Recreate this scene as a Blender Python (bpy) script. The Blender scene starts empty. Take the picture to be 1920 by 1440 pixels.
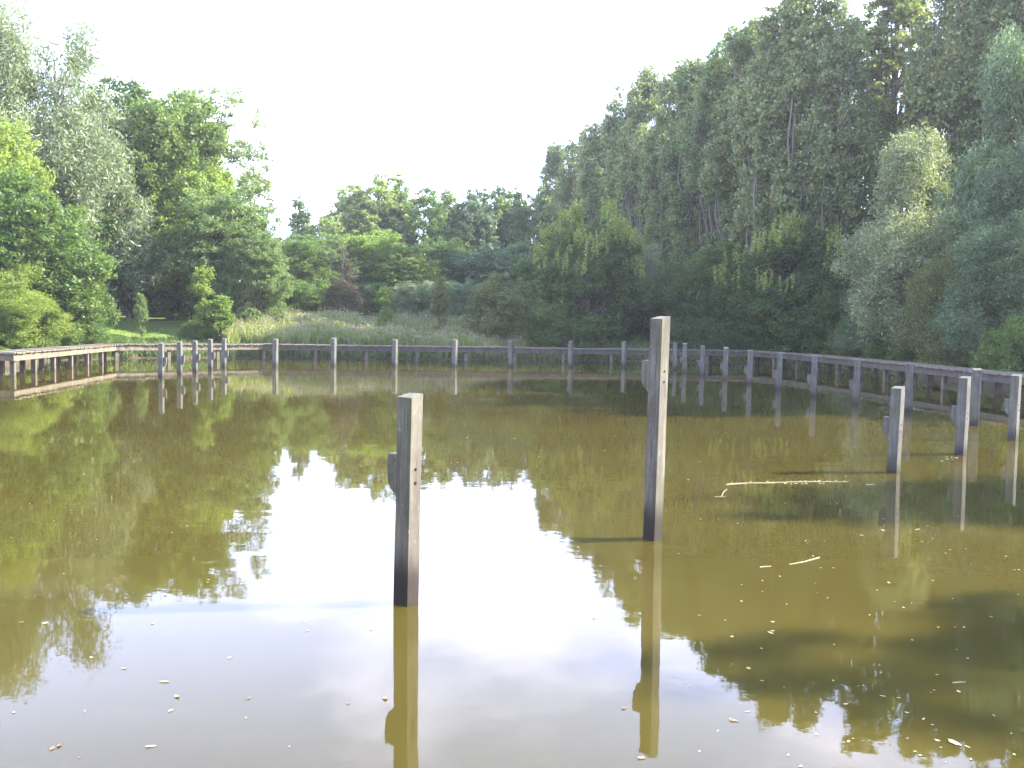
import bpy, math, random
import numpy as np
from mathutils import Vector, Matrix

# ---------------------------------------------------------------- camera, sky, sun, exposure
sc = bpy.context.scene
COL = sc.collection
F = 1870.0                      # focal length in pixels of the 1920 px wide photograph
PITCH = math.radians(3.76); ROLL = math.radians(1.0); CAMZ = 2.2
_f0 = Vector((0, math.cos(PITCH), -math.sin(PITCH))); _r0 = Vector((1, 0, 0)); _u0 = Vector((0, math.sin(PITCH), math.cos(PITCH)))
RGT = _r0*math.cos(ROLL) + _u0*math.sin(ROLL)
UPV = _u0*math.cos(ROLL) - _r0*math.sin(ROLL)
camd = bpy.data.cameras.new('camera'); cam = bpy.data.objects.new('camera', camd); COL.objects.link(cam)
camd.sensor_width = 36.0; camd.lens = 36.0*F/1920; camd.clip_end = 2000; camd.clip_start = 0.05
M = Matrix((RGT, UPV, -_f0)).transposed().to_4x4(); M.translation = Vector((0, 0, CAMZ)); cam.matrix_world = M
sc.camera = cam

SUN_EL, SUN_AZ = 34.5, 81.0     # azimuth clockwise from +Y
world = bpy.data.worlds.new("World"); sc.world = world; world.use_nodes = True
nt = world.node_tree; nt.nodes.clear()
wo = nt.nodes.new('ShaderNodeOutputWorld'); bg = nt.nodes.new('ShaderNodeBackground'); bg.inputs['Strength'].default_value = 0.15
sky = nt.nodes.new('ShaderNodeTexSky'); sky.sky_type = 'NISHITA'; sky.sun_disc = False
sky.sun_elevation = math.radians(SUN_EL); sky.sun_rotation = math.radians(SUN_AZ)
sky.air_density = 1.0; sky.dust_density = 0.2; sky.ozone_density = 5.0
tc = nt.nodes.new('ShaderNodeTexCoord'); mp = nt.nodes.new('ShaderNodeMapping'); mp.inputs['Scale'].default_value = (1.0, 1.0, 2.4)
nz = nt.nodes.new('ShaderNodeTexNoise'); nz.inputs['Scale'].default_value = 2.3; nz.inputs['Detail'].default_value = 7; nz.inputs['Roughness'].default_value = 0.55
cr = nt.nodes.new('ShaderNodeValToRGB'); cr.color_ramp.elements[0].position = 0.53; cr.color_ramp.elements[1].position = 0.72
cm = nt.nodes.new('ShaderNodeMix'); cm.data_type = 'RGBA'
cm.inputs['B'].default_value = (11.2, 11.2, 14.4, 1)
L = nt.links.new
L(tc.outputs['Generated'], mp.inputs['Vector']); L(mp.outputs['Vector'], nz.inputs['Vector']); L(nz.outputs['Fac'], cr.inputs['Fac'])
sxw = nt.nodes.new('ShaderNodeSeparateXYZ'); L(tc.outputs['Generated'], sxw.inputs[0])
low = nt.nodes.new('ShaderNodeMapRange'); low.interpolation_type = 'SMOOTHSTEP'; L(sxw.outputs['Z'], low.inputs['Value'])      # bright summer haze towards the horizon
low.inputs['From Min'].default_value = 0.02; low.inputs['From Max'].default_value = 0.85; low.inputs['To Min'].default_value = 0.85; low.inputs['To Max'].default_value = 0.0
hm = nt.nodes.new('ShaderNodeMix'); hm.data_type = 'RGBA'; L(low.outputs[0], hm.inputs['Factor']); L(sky.outputs['Color'], hm.inputs['A']); hm.inputs['B'].default_value = (7.0, 7.8, 12.2, 1)
L(cr.outputs['Color'], cm.inputs['Factor']); L(hm.outputs['Result'], cm.inputs['A']); L(cm.outputs['Result'], bg.inputs['Color']); L(bg.outputs['Background'], wo.inputs['Surface'])

sd = bpy.data.lights.new('sun', 'SUN'); sd.energy = 4.6; sd.angle = math.radians(0.6); sd.color = (1.0, 0.93, 0.80)
sun = bpy.data.objects.new('sun', sd); COL.objects.link(sun)
_a, _e = math.radians(SUN_AZ), math.radians(SUN_EL)
SDIR = Vector((math.sin(_a)*math.cos(_e), math.cos(_a)*math.cos(_e), math.sin(_e)))
sun.rotation_euler = (-SDIR).to_track_quat('-Z', 'Y').to_euler()
vs = sc.view_settings; vs.view_transform = 'Standard'; vs.look = 'None'; vs.exposure = 2.15; vs.gamma = 1.0
sc.cycles.max_bounces = 8; sc.cycles.transmission_bounces = 5; sc.cycles.diffuse_bounces = 2; sc.cycles.transparent_max_bounces = 4
sc.cycles.use_denoising = True

# ---------------------------------------------------------------- helpers
def ray(px, py):
    return (_f0 + RGT*((px-960)/F) - UPV*((py-720)/F))
def on_water(px, py, z=0.0):
    d = ray(px, py); t = (z-CAMZ)/d.z
    return Vector((d.x*t, d.y*t, z))
def yhor(px): return 597 + (px-960)*math.tan(ROLL)
def at_depth(px, Y):            # world x at depth Y (horizon level) for an image column
    d = ray(px, yhor(px)); return d.x/d.y*Y
def z_at(px, py, Y):
    d = ray(px, py); return CAMZ + d.z/d.y*Y

def link_mesh(name, verts, faces, mat, parent=None, smooth=False, loc=None):
    me = bpy.data.meshes.new(name)
    if isinstance(verts, np.ndarray) and isinstance(faces, np.ndarray):
        n, k = faces.shape
        me.vertices.add(len(verts)); me.vertices.foreach_set('co', verts.astype(np.float32).ravel())
        me.loops.add(n*k); me.loops.foreach_set('vertex_index', faces.astype(np.int32).ravel())
        me.polygons.add(n); me.polygons.foreach_set('loop_start', np.arange(0, n*k, k, dtype=np.int32))
        me.update(calc_edges=True)
    else:
        me.from_pydata([tuple(v) for v in verts], [], faces); me.update()
    if smooth: me.polygons.foreach_set('use_smooth', [True]*len(me.polygons))
    for m in (mat if isinstance(mat, (list, tuple)) else [mat]): me.materials.append(m)
    o = bpy.data.objects.new(name, me); COL.objects.link(o)
    if parent: o.parent = parent
    if loc is not None: o.location = loc
    return o
def empty(name, loc, rz=0.0):
    o = bpy.data.objects.new(name, None); COL.objects.link(o); o.location = loc; o.rotation_euler = (0, 0, rz); o.empty_display_size = 0.3
    return o
def tag(o, label=None, cat=None, group=None, kind=None):
    if label: o['label'] = label
    if cat: o['category'] = cat
    if group: o['group'] = group
    if kind: o['kind'] = kind
    return o

class Geo:                      # accumulates boxes / tubes into one mesh
    def __init__(s): s.v = []; s.f = []
    def box(s, c, ux, uy, uz, hx, hy, hz, bev=0.0):
        c = Vector(c); i = len(s.v)
        if bev <= 0:
            for a in (-1, 1):
                for b in (-1, 1):
                    for d in (-1, 1): s.v.append(c + ux*(a*hx) + uy*(b*hy) + uz*(d*hz))
            s.f += [(i, i+1, i+3, i+2), (i+4, i+6, i+7, i+5), (i, i+4, i+5, i+1), (i+2, i+3, i+7, i+6), (i, i+2, i+6, i+4), (i+1, i+5, i+7, i+3)]
        else:
            ring = [(-hx+bev, -hy), (hx-bev, -hy), (hx, -hy+bev), (hx, hy-bev), (hx-bev, hy), (-hx+bev, hy), (-hx, hy-bev), (-hx, -hy+bev)]
            for zz, k in ((-hz, 1), (hz-bev, 1), (hz, 1-bev/max(hx, hy))):
                for (x, y) in ring: s.v.append(c + ux*x*k + uy*y*k + uz*zz)
            for r in (0, 1):
                for j in range(8): s.f.append((i+r*8+j, i+r*8+(j+1) % 8, i+r*8+8+(j+1) % 8, i+r*8+8+j))
            s.f.append(tuple(i+16+j for j in range(8))); s.f.append(tuple(i+7-j for j in range(8)))
    def tube(s, pts, rad, n=6):
        i0 = len(s.v)
        for k, p in enumerate(pts):
            p = Vector(p); q = Vector(pts[min(k+1, len(pts)-1)]) - Vector(pts[max(k-1, 0)])
            if q.length < 1e-6: q = Vector((0, 0, 1))
            q.normalize(); a = q.orthogonal().normalized() if abs(q.z) < .9 else (Vector((1, 0, 0)) - q*q.x).normalized(); b = q.cross(a)
            for j in range(n):
                t = 2*math.pi*j/n; s.v.append(p + a*(math.cos(t)*rad[k]) + b*(math.sin(t)*rad[k]))
        for k in range(len(pts)-1):
            for j in range(n):
                s.f.append((i0+k*n+j, i0+k*n+(j+1) % n, i0+(k+1)*n+(j+1) % n, i0+(k+1)*n+j))
        s.f.append(tuple(i0+(len(pts)-1)*n+j for j in range(n)))
    def make(s, name, mat, parent=None, smooth=False, loc=None): return link_mesh(name, s.v, s.f, mat, parent, smooth, loc)

# ---------------------------------------------------------------- materials
def nodes(name):
    m = bpy.data.materials.new(name); m.use_nodes = True; t = m.node_tree; t.nodes.clear()
    out = t.nodes.new('ShaderNodeOutputMaterial'); return m, t, out
def N(t, typ, **kw):
    n = t.nodes.new(typ)
    for k, v in kw.items(): setattr(n, k, v)
    return n
def ramp(t, src, stops, interp='LINEAR'):
    r = N(t, 'ShaderNodeValToRGB'); e = r.color_ramp.elements; r.color_ramp.interpolation = interp
    while len(e) > 1: e.remove(e[-1])
    e[0].position = stops[0][0]; e[0].color = (*stops[0][1], 1)
    for p, c in stops[1:]:
        x = e.new(p); x.color = (*c, 1)
    t.links.new(src, r.inputs['Fac']); return r.outputs['Color']
def mixc(t, fac, a, b, mode='MIX'):
    m = N(t, 'ShaderNodeMix', data_type='RGBA', blend_type=mode)
    for k, v in (('Factor', fac), ('A', a), ('B', b)):
        if hasattr(v, 'is_output'): t.links.new(v, m.inputs[k])
        elif k == 'Factor': m.inputs[k].default_value = v
        else: m.inputs[k].default_value = (*v, 1)
    return m.outputs['Result']
def noise(t, vec, scale, detail=3, rough=0.5, xyz=None):
    if xyz:
        mpp = N(t, 'ShaderNodeMapping'); mpp.inputs['Scale'].default_value = xyz; t.links.new(vec, mpp.inputs['Vector']); vec = mpp.outputs['Vector']
    n = N(t, 'ShaderNodeTexNoise'); n.inputs['Scale'].default_value = scale; n.inputs['Detail'].default_value = detail; n.inputs['Roughness'].default_value = rough
    t.links.new(vec, n.inputs['Vector']); return n.outputs['Fac']

def leaf_mat(name, dark, mid, light, trans=0.42, rough=0.5, odd=None):
    m, t, out = nodes(name); l = t.links.new
    geo = N(t, 'ShaderNodeNewGeometry'); tc = N(t, 'ShaderNodeTexCoord'); oi = N(t, 'ShaderNodeObjectInfo')
    nn = noise(t, tc.outputs['Object'], 0.55, 2)
    add = N(t, 'ShaderNodeMath', operation='MULTIPLY_ADD'); l(geo.outputs['Random Per Island'], add.inputs[0]); add.inputs[1].default_value = 0.80
    sub = N(t, 'ShaderNodeMath', operation='MULTIPLY_ADD'); l(nn, sub.inputs[0]); sub.inputs[1].default_value = 1.2; sub.inputs[2].default_value = -0.50
    l(sub.outputs[0], add.inputs[2])
    c = ramp(t, add.outputs[0], [(0.0, dark), (0.5, mid), (1.0, light)])
    if odd:
        gt = N(t, 'ShaderNodeMath', operation='FRACT'); mu = N(t, 'ShaderNodeMath', operation='MULTIPLY'); l(geo.outputs['Random Per Island'], mu.inputs[0]); mu.inputs[1].default_value = 37.0
        l(mu.outputs[0], gt.inputs[0]); g2 = N(t, 'ShaderNodeMath', operation='GREATER_THAN'); l(gt.outputs[0], g2.inputs[0]); g2.inputs[1].default_value = 1-odd[1]
        c = mixc(t, g2.outputs[0], c, odd[0])
    hs = N(t, 'ShaderNodeHueSaturation'); mr = N(t, 'ShaderNodeMapRange'); l(oi.outputs['Random'], mr.inputs['Value']); mr.inputs['To Min'].default_value = 0.485; mr.inputs['To Max'].default_value = 0.515; hs.inputs['Saturation'].default_value = 0.86
    l(mr.outputs[0], hs.inputs['Hue']); l(c, hs.inputs['Color'])
    mr2 = N(t, 'ShaderNodeMapRange'); l(oi.outputs['Random'], mr2.inputs['Value']); mr2.inputs['To Min'].default_value = 1.12; mr2.inputs['To Max'].default_value = 0.9; l(mr2.outputs[0], hs.inputs['Value'])
    p = N(t, 'ShaderNodeBsdfPrincipled'); p.inputs['Roughness'].default_value = rough; p.inputs['Specular IOR Level'].default_value = 0.35
    l(hs.outputs['Color'], p.inputs['Base Color'])
    tr = N(t, 'ShaderNodeBsdfTranslucent'); tcol = mixc(t, 1.0, hs.outputs['Color'], (1.5, 1.6, 0.7), 'MULTIPLY'); l(tcol, tr.inputs['Color'])
    ms = N(t, 'ShaderNodeMixShader'); ms.inputs[0].default_value = trans; l(p.outputs[0], ms.inputs[1]); l(tr.outputs[0], ms.inputs[2]); l(ms.outputs[0], out.inputs['Surface'])
    return m
LM = {
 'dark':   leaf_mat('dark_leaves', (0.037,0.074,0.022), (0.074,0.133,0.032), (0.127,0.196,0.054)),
 'mid':    leaf_mat('green_leaves', (0.058,0.111,0.022), (0.111,0.191,0.036), (0.191,0.286,0.061)),
 'yellow': leaf_mat('yellow_green_leaves', (0.106,0.170,0.018), (0.180,0.276,0.032), (0.286,0.382,0.058)),
 'silver': leaf_mat('silver_leaves', (0.127,0.164,0.079), (0.212,0.260,0.133), (0.350,0.392,0.216), 0.3, 0.45),
 'poplar': leaf_mat('poplar_leaves', (0.080,0.127,0.047), (0.154,0.212,0.079), (0.265,0.329,0.122), 0.35, 0.45, ((0.254,0.212,0.036), 0.07)),
 'blue':   leaf_mat('blue_green_leaves', (0.069,0.117,0.061), (0.117,0.185,0.097), (0.201,0.281,0.144), 0.3),
 'olive':  leaf_mat('olive_leaves', (0.080,0.106,0.032), (0.133,0.164,0.050), (0.201,0.228,0.079), 0.35, .55, ((0.265,0.180,0.022), 0.06)),
 'pale':   leaf_mat('pale_leaves', (0.095,0.148,0.050), (0.175,0.244,0.079), (0.286,0.360,0.122)),
 'brown':  leaf_mat('brown_needles', (.045,.045,.025), (.100,.085,.050), (.160,.135,.075), .25),
 'shoot':  leaf_mat('shoot_leaves', (.13,.18,.035), (.22,.29,.055), (.34,.40,.09), .45),
}
def bark_mat(name, a, b):
    m, t, out = nodes(name); l = t.links.new; tc = N(t, 'ShaderNodeTexCoord')
    f = noise(t, tc.outputs['Object'], 6, 5, .65, (1, 1, .18)); c = ramp(t, f, [(.3, a), (.7, b)])
    p = N(t, 'ShaderNodeBsdfPrincipled'); p.inputs['Roughness'].default_value = .9; l(c, p.inputs['Base Color'])
    bu = N(t, 'ShaderNodeBump'); bu.inputs['Strength'].default_value = .6; bu.inputs['Distance'].default_value = .03; l(f, bu.inputs['Height']); l(bu.outputs[0], p.inputs['Normal']); l(p.outputs[0], out.inputs['Surface'])
    return m
BARK = bark_mat('grey_bark', (.06, .05, .035), (.19, .165, .125)); BARKP = bark_mat('pale_bark', (.08, .075, .055), (.20, .185, .14))

def wood_mat(name, dry_a, dry_b, wet, wet_top, green=(.10, .13, .04), gfac=.35):
    m, t, out = nodes(name); l = t.links.new; tc = N(t, 'ShaderNodeTexCoord'); oi = N(t, 'ShaderNodeObjectInfo')
    loc = N(t, 'ShaderNodeVectorMath', operation='ADD'); l(tc.outputs['Object'], loc.inputs[0])
    sc_ = N(t, 'ShaderNodeMath', operation='MULTIPLY'); l(oi.outputs['Random'], sc_.inputs[0]); sc_.inputs[1].default_value = 9.0
    cb = N(t, 'ShaderNodeCombineXYZ'); l(sc_.outputs[0], cb.inputs[0]); l(sc_.outputs[0], cb.inputs[1]); l(cb.outputs[0], loc.inputs[1])
    v = loc.outputs[0]
    grain = noise(t, v, 34, 5, .65, (1, 1, .05)); blot = noise(t, v, 5, 4, .6, (1, 1, .5)); fine = noise(t, v, 140, 2, .5, (1, 1, .12))
    c = ramp(t, grain, [(.28, dry_a), (.70, dry_b)])
    c = mixc(t, ramp(t, blot, [(.35, (0, 0, 0)), (.75, (1, 1, 1))]), c, tuple(x*.62 for x in dry_a))
    ds = N(t, 'ShaderNodeMath', operation='MULTIPLY'); l(ramp(t, noise(t, v, 42, 4, .7, (1, 1, .035)), [(.58, (0, 0, 0)), (.64, (1, 1, 1))]), ds.inputs[0]); ds.inputs[1].default_value = .75
    c = mixc(t, ds.outputs[0], c, (.035, .03, .027))
    c = mixc(t, ramp(t, noise(t, v, 26, 3, .6, (1, 1, .7)), [(.66, (0, 0, 0)), (.72, (.6, .6, .6))]), c, (.42, .42, .36))
    sx = N(t, 'ShaderNodeSeparateXYZ'); l(tc.outputs['Object'], sx.inputs[0])
    # algae streaks near the top end
    gz = N(t, 'ShaderNodeMath', operation='MULTIPLY'); l(ramp(t, noise(t, v, 9, 3, .6, (1, 1, .1)), [(.45, (0, 0, 0)), (.7, (1, 1, 1))]), gz.inputs[0]); gz.inputs[1].default_value = gfac
    c = mixc(t, gz.outputs[0], c, green)
    # wet, stained foot with an uneven edge
    a = N(t, 'ShaderNodeMath', operation='MULTIPLY_ADD'); l(blot, a.inputs[0]); a.inputs[1].default_value = .30; l(sx.outputs['Z'], a.inputs[2])
    mr = N(t, 'ShaderNodeMapRange', interpolation_type='SMOOTHSTEP'); l(a.outputs[0], mr.inputs['Value']); mr.inputs['From Min'].default_value = wet_top-.20; mr.inputs['From Max'].default_value = wet_top+.16; mr.inputs['To Min'].default_value = .92; mr.inputs['To Max'].default_value = 0
    c = mixc(t, mr.outputs[0], c, wet)
    b2 = N(t, 'ShaderNodeMapRange', interpolation_type='SMOOTHSTEP'); l(a.outputs[0], b2.inputs['Value']); b2.inputs['From Min'].default_value = .10; b2.inputs['From Max'].default_value = .26; b2.inputs['To Min'].default_value = .55; b2.inputs['To Max'].default_value = 0
    c = mixc(t, b2.outputs[0], c, tuple(min(1, x*1.9) for x in wet))
    p = N(t, 'ShaderNodeBsdfPrincipled'); l(c, p.inputs['Base Color']); p.inputs['Roughness'].default_value = .78
    bu = N(t, 'ShaderNodeBump'); bu.inputs['Strength'].default_value = .5; bu.inputs['Distance'].default_value = .006; l(grain, bu.inputs['Height']); l(bu.outputs[0], p.inputs['Normal'])
    l(p.outputs[0], out.inputs['Surface']); return m
WPOST = wood_mat('weathered_post_wood', (.105, .088, .072), (.28, .25, .205), (.018, .011, .008), .50)
WFAR = wood_mat('grey_post_wood', (.09, .083, .076), (.215, .20, .18), (.014, .010, .009), .30)
WSUP = wood_mat('support_wood', (.12, .09, .07), (.24, .20, .16), (.03, .022, .016), .12)
WBEAM_SHADE = wood_mat('shaded_beam_wood', (.07, .055, .05), (.15, .125, .11), (.2, .15, .1), -9, (.13, .14, .05), .4)  # beam wood with the shade of the far deck put into its colour
WDECK = wood_mat('deck_wood', (.16, .125, .092), (.32, .265, .20), (.2, .15, .1), -9, (.13, .14, .05), .5)
m, t, out = nodes('dark_iron'); p = N(t, 'ShaderNodeBsdfPrincipled'); p.inputs['Base Color'].default_value = (.03, .025, .02, 1); p.inputs['Roughness'].default_value = .7; t.links.new(p.outputs[0], out.inputs['Surface']); IRON = m

# water: murky, with slight ripples
m, t, out = nodes('pond_water'); l = t.links.new; tc = N(t, 'ShaderNodeTexCoord')
murk = noise(t, tc.outputs['Object'], .16, 4, .6, (.6, 1.5, 1))
wc = ramp(t, murk, [(.3, (.053, .042, .008)), (.7, (.074, .059, .012))])
p = N(t, 'ShaderNodeBsdfPrincipled'); l(wc, p.inputs['Base Color']); p.inputs['Roughness'].default_value = .02; p.inputs['IOR'].default_value = 1.33
p.subsurface_method = 'BURLEY'; p.inputs['Subsurface Weight'].default_value = 1.0; p.inputs['Subsurface Radius'].default_value = (1, .8, .35); p.inputs['Subsurface Scale'].default_value = .22
r1 = noise(t, tc.outputs['Object'], 1.3, 2, .5, (.8, 1.3, 1)); r2 = noise(t, tc.outputs['Object'], 9, 2, .5)
bz = N(t, 'ShaderNodeMath', operation='MULTIPLY_ADD'); l(r2, bz.inputs[0]); bz.inputs[1].default_value = .14; l(r1, bz.inputs[2])
# where the breeze touches the surface
pat = ramp(t, noise(t, tc.outputs['Object'], .13, 2, .5, (.5, 1.4, 1)), [(.25, (.2, .2, .2)), (.75, (1, 1, 1))], 'EASE')
bm_ = N(t, 'ShaderNodeMath', operation='MULTIPLY'); l(bz.outputs[0], bm_.inputs[0]); l(pat, bm_.inputs[1])
bu = N(t, 'ShaderNodeBump'); bu.inputs['Strength'].default_value = 1.0; bu.inputs['Distance'].default_value = .0026; l(bm_.outputs[0], bu.inputs['Height']); l(bu.outputs[0], p.inputs['Normal'])
l(p.outputs[0], out.inputs['Surface']); WATER = m

# ground
m, t, out = nodes('grassy_ground'); l = t.links.new; tc = N(t, 'ShaderNodeTexCoord'); sx = N(t, 'ShaderNodeSeparateXYZ'); l(tc.outputs['Object'], sx.inputs[0])
g = noise(t, tc.outputs['Object'], 1.4, 6, .7); g2 = noise(t, tc.outputs['Object'], .11, 3, .5)
c = ramp(t, g, [(.3, (.10, .17, .02)), (.7, (.17, .27, .035))]); c = mixc(t, ramp(t, g2, [(.4, (0, 0, 0)), (.7, (.5, .5, .5))]), c, (.12, .11, .05))
mr = N(t, 'ShaderNodeMapRange'); l(sx.outputs['Z'], mr.inputs['Value']); mr.inputs['From Min'].default_value = .18; mr.inputs['From Max'].default_value = .5; mr.inputs['To Min'].default_value = 1; mr.inputs['To Max'].default_value = 0
c = mixc(t, mr.outputs[0], c, (.07, .05, .03))
p = N(t, 'ShaderNodeBsdfPrincipled'); l(c, p.inputs['Base Color']); p.inputs['Roughness'].default_value = .95; bu = N(t, 'ShaderNodeBump'); bu.inputs['Distance'].default_value = .1; l(g, bu.inputs['Height']); l(bu.outputs[0], p.inputs['Normal']); l(p.outputs[0], out.inputs['Surface']); GROUND = m
GRASS = leaf_mat('grass_blades', (.080, .140, .025), (.150, .220, .050), (.250, .300, .100), .3)
REED = leaf_mat('tall_grass_blades', (.120, .180, .025), (.260, .320, .060), (.430, .440, .140), .35)
STRAW = leaf_mat('seed_heads', (.260, .210, .140), (.360, .300, .210), (.450, .400, .300), .2)

# ---------------------------------------------------------------- shoreline, terrain and water
CEN = (0.0, 24.0)
SHORE = [(-26, 35.5), (-19.5, 37.0), (-20.2, 43), (-18.6, 46.8), (-12.8, 50.6), (0, 52.6), (13, 53.2), (16.2, 49.5), (17, 41), (18, 32), (19, 20), (20, 6), (17, -3.5),
         (8, -2.4), (0, -1.6), (-10, -2), (-20, 1), (-26, 10), (-30, 22), (-30, 33)]
_ang = np.array([math.atan2(y-CEN[1], x-CEN[0]) for x, y in SHORE]); _o = np.argsort(_ang); _sa = _ang[_o]; _sp = np.array(SHORE)[_o]
def shore_r(th):
    th = (np.asarray(th)+math.pi) % (2*math.pi) - math.pi
    A = np.concatenate([[_sa[-1]-2*math.pi], _sa, [_sa[0]+2*math.pi]]); P = np.vstack([_sp[-1], _sp, _sp[0]])
    i = np.clip(np.searchsorted(A, th, side='right')-1, 0, len(A)-2)
    p0 = P[i]-CEN; p1 = P[i+1]-CEN; dx, dy = np.cos(th), np.sin(th); ex, ey = (p1-p0).T if p0.ndim > 1 else (p1-p0)
    x0, y0 = (p0.T if p0.ndim > 1 else p0)
    return (x0*ey - y0*ex)/(dx*ey - dy*ex)
_ths = np.linspace(-math.pi, math.pi, 1441)[:-1]; _rs = shore_r(_ths)
_k = np.hanning(25); _k /= _k.sum(); _rs = np.convolve(np.concatenate([_rs[-12:], _rs, _rs[:12]]), _k, 'valid')
_rs = _rs + .22*np.sin(_ths*37+1) + .16*np.sin(_ths*83+2) + .1*np.sin(_ths*151)
def off_shore(x, y):
    th = np.arctan2(np.asarray(y)-CEN[1], np.asarray(x)-CEN[0]); r = np.hypot(np.asarray(x)-CEN[0], np.asarray(y)-CEN[1])
    return r - np.interp(th, _ths, _rs, period=2*math.pi)
def zprof(s):
    return np.interp(s, [-30, -4, -1.2, 0, .35, 1.2, 3, 6, 9, 20, 60, 400], [-1.8, -1.5, -.9, -.03, .28, .45, .72, 1.25, 1.65, 1.85, 2.0, 2.0])
def zg(x, y):
    return float(zprof(off_shore(x, y)) + (.06*math.sin(x*.9+y*.3) + .05*math.sin(y*1.3-x*.4))*min(1, max(0, float(off_shore(x, y)))))
offs = np.array([-30, -20, -10, -4, -2, -1.2, -.6, -.2, 0, .12, .25, .4, .7, 1.1, 1.6, 2.2, 3, 4, 5, 6, 7.5, 9, 11, 14, 18, 24, 32, 45, 65, 100, 150, 220, 280.])
NT = 720; th = np.linspace(-math.pi, math.pi, NT+1)[:-1]; rr = np.interp(th, _ths, _rs, period=2*math.pi)
V = []
for k_, o_ in enumerate(offs):
    r = np.maximum(rr+o_, .3+.1*k_)
    x = CEN[0]+r*np.cos(th); y = CEN[1]+r*np.sin(th); z = zprof(np.full(NT, o_)) + (.06*np.sin(x*.9+y*.3)+.05*np.sin(y*1.3-x*.4))*np.clip(o_, 0, 1)
    V.append(np.stack([x, y, z], 1))
V = np.vstack(V); R_ = len(offs); j = np.arange(NT); Fc = []
for k_ in range(R_-1):
    Fc.append(np.stack([k_*NT+j, (k_+1)*NT+j, (k_+1)*NT+(j+1) % NT, k_*NT+(j+1) % NT], 1))
tag(link_mesh('ground', V, np.vstack(Fc), GROUND, smooth=True), kind='structure')
nw = 24; xs = np.linspace(-46, 46, nw); ys = np.linspace(-14, 62, nw)
gx, gy = np.meshgrid(xs, ys); V = np.stack([gx.ravel(), gy.ravel(), np.zeros(nw*nw)], 1)
ii = (np.arange(nw-1)[:, None]*nw+np.arange(nw-1)).ravel(); Fc = np.stack([ii, ii+1, ii+nw+1, ii+nw], 1)
tag(link_mesh('pond_water', V, Fc, WATER), kind='structure')

# ---------------------------------------------------------------- boardwalk
DZ = 0.77
DECK = [(-25, 32.6), (-16.5, 33.0), (-17.3, 43.6), (-12.0, 47.8), (0.0, 49.6), (12.0, 50.4), (13.2, 46.8), (14.0, 40.6), (14.8, 32.0), (15.7, 21.0), (16.4, 8.0)]
rnd = random.Random(5)
bw = tag(empty('boardwalk', (-12, 48, 0)), 'low weathered wooden boardwalk on short supports running round the far shore of the pond', 'boardwalk')
ZU = Vector((0, 0, 1)); W = 1.1; BO = Vector((12, -48, 0))
pts = [Vector((x, y, 0)) for x, y in DECK]
tang = [(pts[i+1]-pts[i]).normalized() for i in range(len(pts)-1)]
nrm = [Vector((-d.y, d.x, 0)) for d in tang]         # to the left of travel = away from the water
mit = []
for i in range(len(pts)):
    if i == 0: mit.append(nrm[0])
    elif i == len(pts)-1: mit.append(nrm[-1])
    else:
        b = (nrm[i-1]+nrm[i]).normalized(); mit.append(b/max(.35, b.dot(nrm[i])))
for i in range(len(pts)-1):
    a, b = pts[i], pts[i+1]; d, n = tang[i], nrm[i]; Ls = (b-a).length
    g = Geo(); k = int(Ls/.15)
    for q in range(k):                                # one board across the deck
        f0, f1 = q/k, (q+.90)/k
        zz = DZ + rnd.uniform(-.014, .012) + .012*math.sin(q*.05+i); over = rnd.uniform(.015, .075)
        p0 = a.lerp(b, f0); p1 = a.lerp(b, f1); m0 = mit[i].lerp(mit[i+1], f0); m1 = mit[i].lerp(mit[i+1], f1)
        c4 = [p0 - m0*over, p1 - m1*over, p1 + m1*W, p0 + m0*W]; i0 = len(g.v)
        for c_ in c4: g.v.append(c_ + BO + ZU*(zz-.045))
        for c_ in c4: g.v.append(c_ + BO + ZU*zz)
        g.f += [(i0+3, i0+2, i0+1, i0), (i0+4, i0+5, i0+6, i0+7), (i0, i0+1, i0+5, i0+4), (i0+1, i0+2, i0+6, i0+5), (i0+2, i0+3, i0+7, i0+6), (i0+3, i0, i0+4, i0+7)]
    g.make('deck_boards', WDECK, bw)
    for side, off in (('front', .03), ('back', W-.03)):
        g = Geo(); p0 = a + mit[i]*off; p1 = b + mit[i+1]*off; t_ = mit[i]*.055; t1 = mit[i+1]*.055
        if side == 'back': t_, t1 = -t_, -t1
        i0 = len(g.v)
        for zz in (DZ-.27, DZ-.052):
            for c_ in (p0, p1 - d*.004, p1 - d*.004 + t1, p0 + t_): g.v.append(c_ + BO + ZU*zz)
        g.f += [(i0+3, i0+2, i0+1, i0), (i0+4, i0+5, i0+6, i0+7), (i0, i0+1, i0+5, i0+4), (i0+1, i0+2, i0+6, i0+5), (i0+2, i0+3, i0+7, i0+6), (i0+3, i0, i0+4, i0+7)]
        g.make('edge_beam', WDECK if i < 3 else WBEAM_SHADE, bw)  # centre and right beams take the wood darkened for shade
    step = 1.75 if i in (1, 0) else 2.3
    ns = max(1, round(Ls/step))
    for q in range(ns + (1 if i == len(pts)-2 else 0)):
        f_ = q/ns
        p0 = a.lerp(b, f_); mm = mit[i].lerp(mit[i+1], f_)
        for o_ in (.17, W-.3):
            c_ = p0 + mm*o_ + d*.12; g = Geo(); hz = (DZ-.275+1.3)/2
            g.box((0, 0, -1.3+hz), d, n, ZU, .075, .075, hz)
            g.make('support_post', WSUP, bw, loc=c_ + BO)

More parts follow.
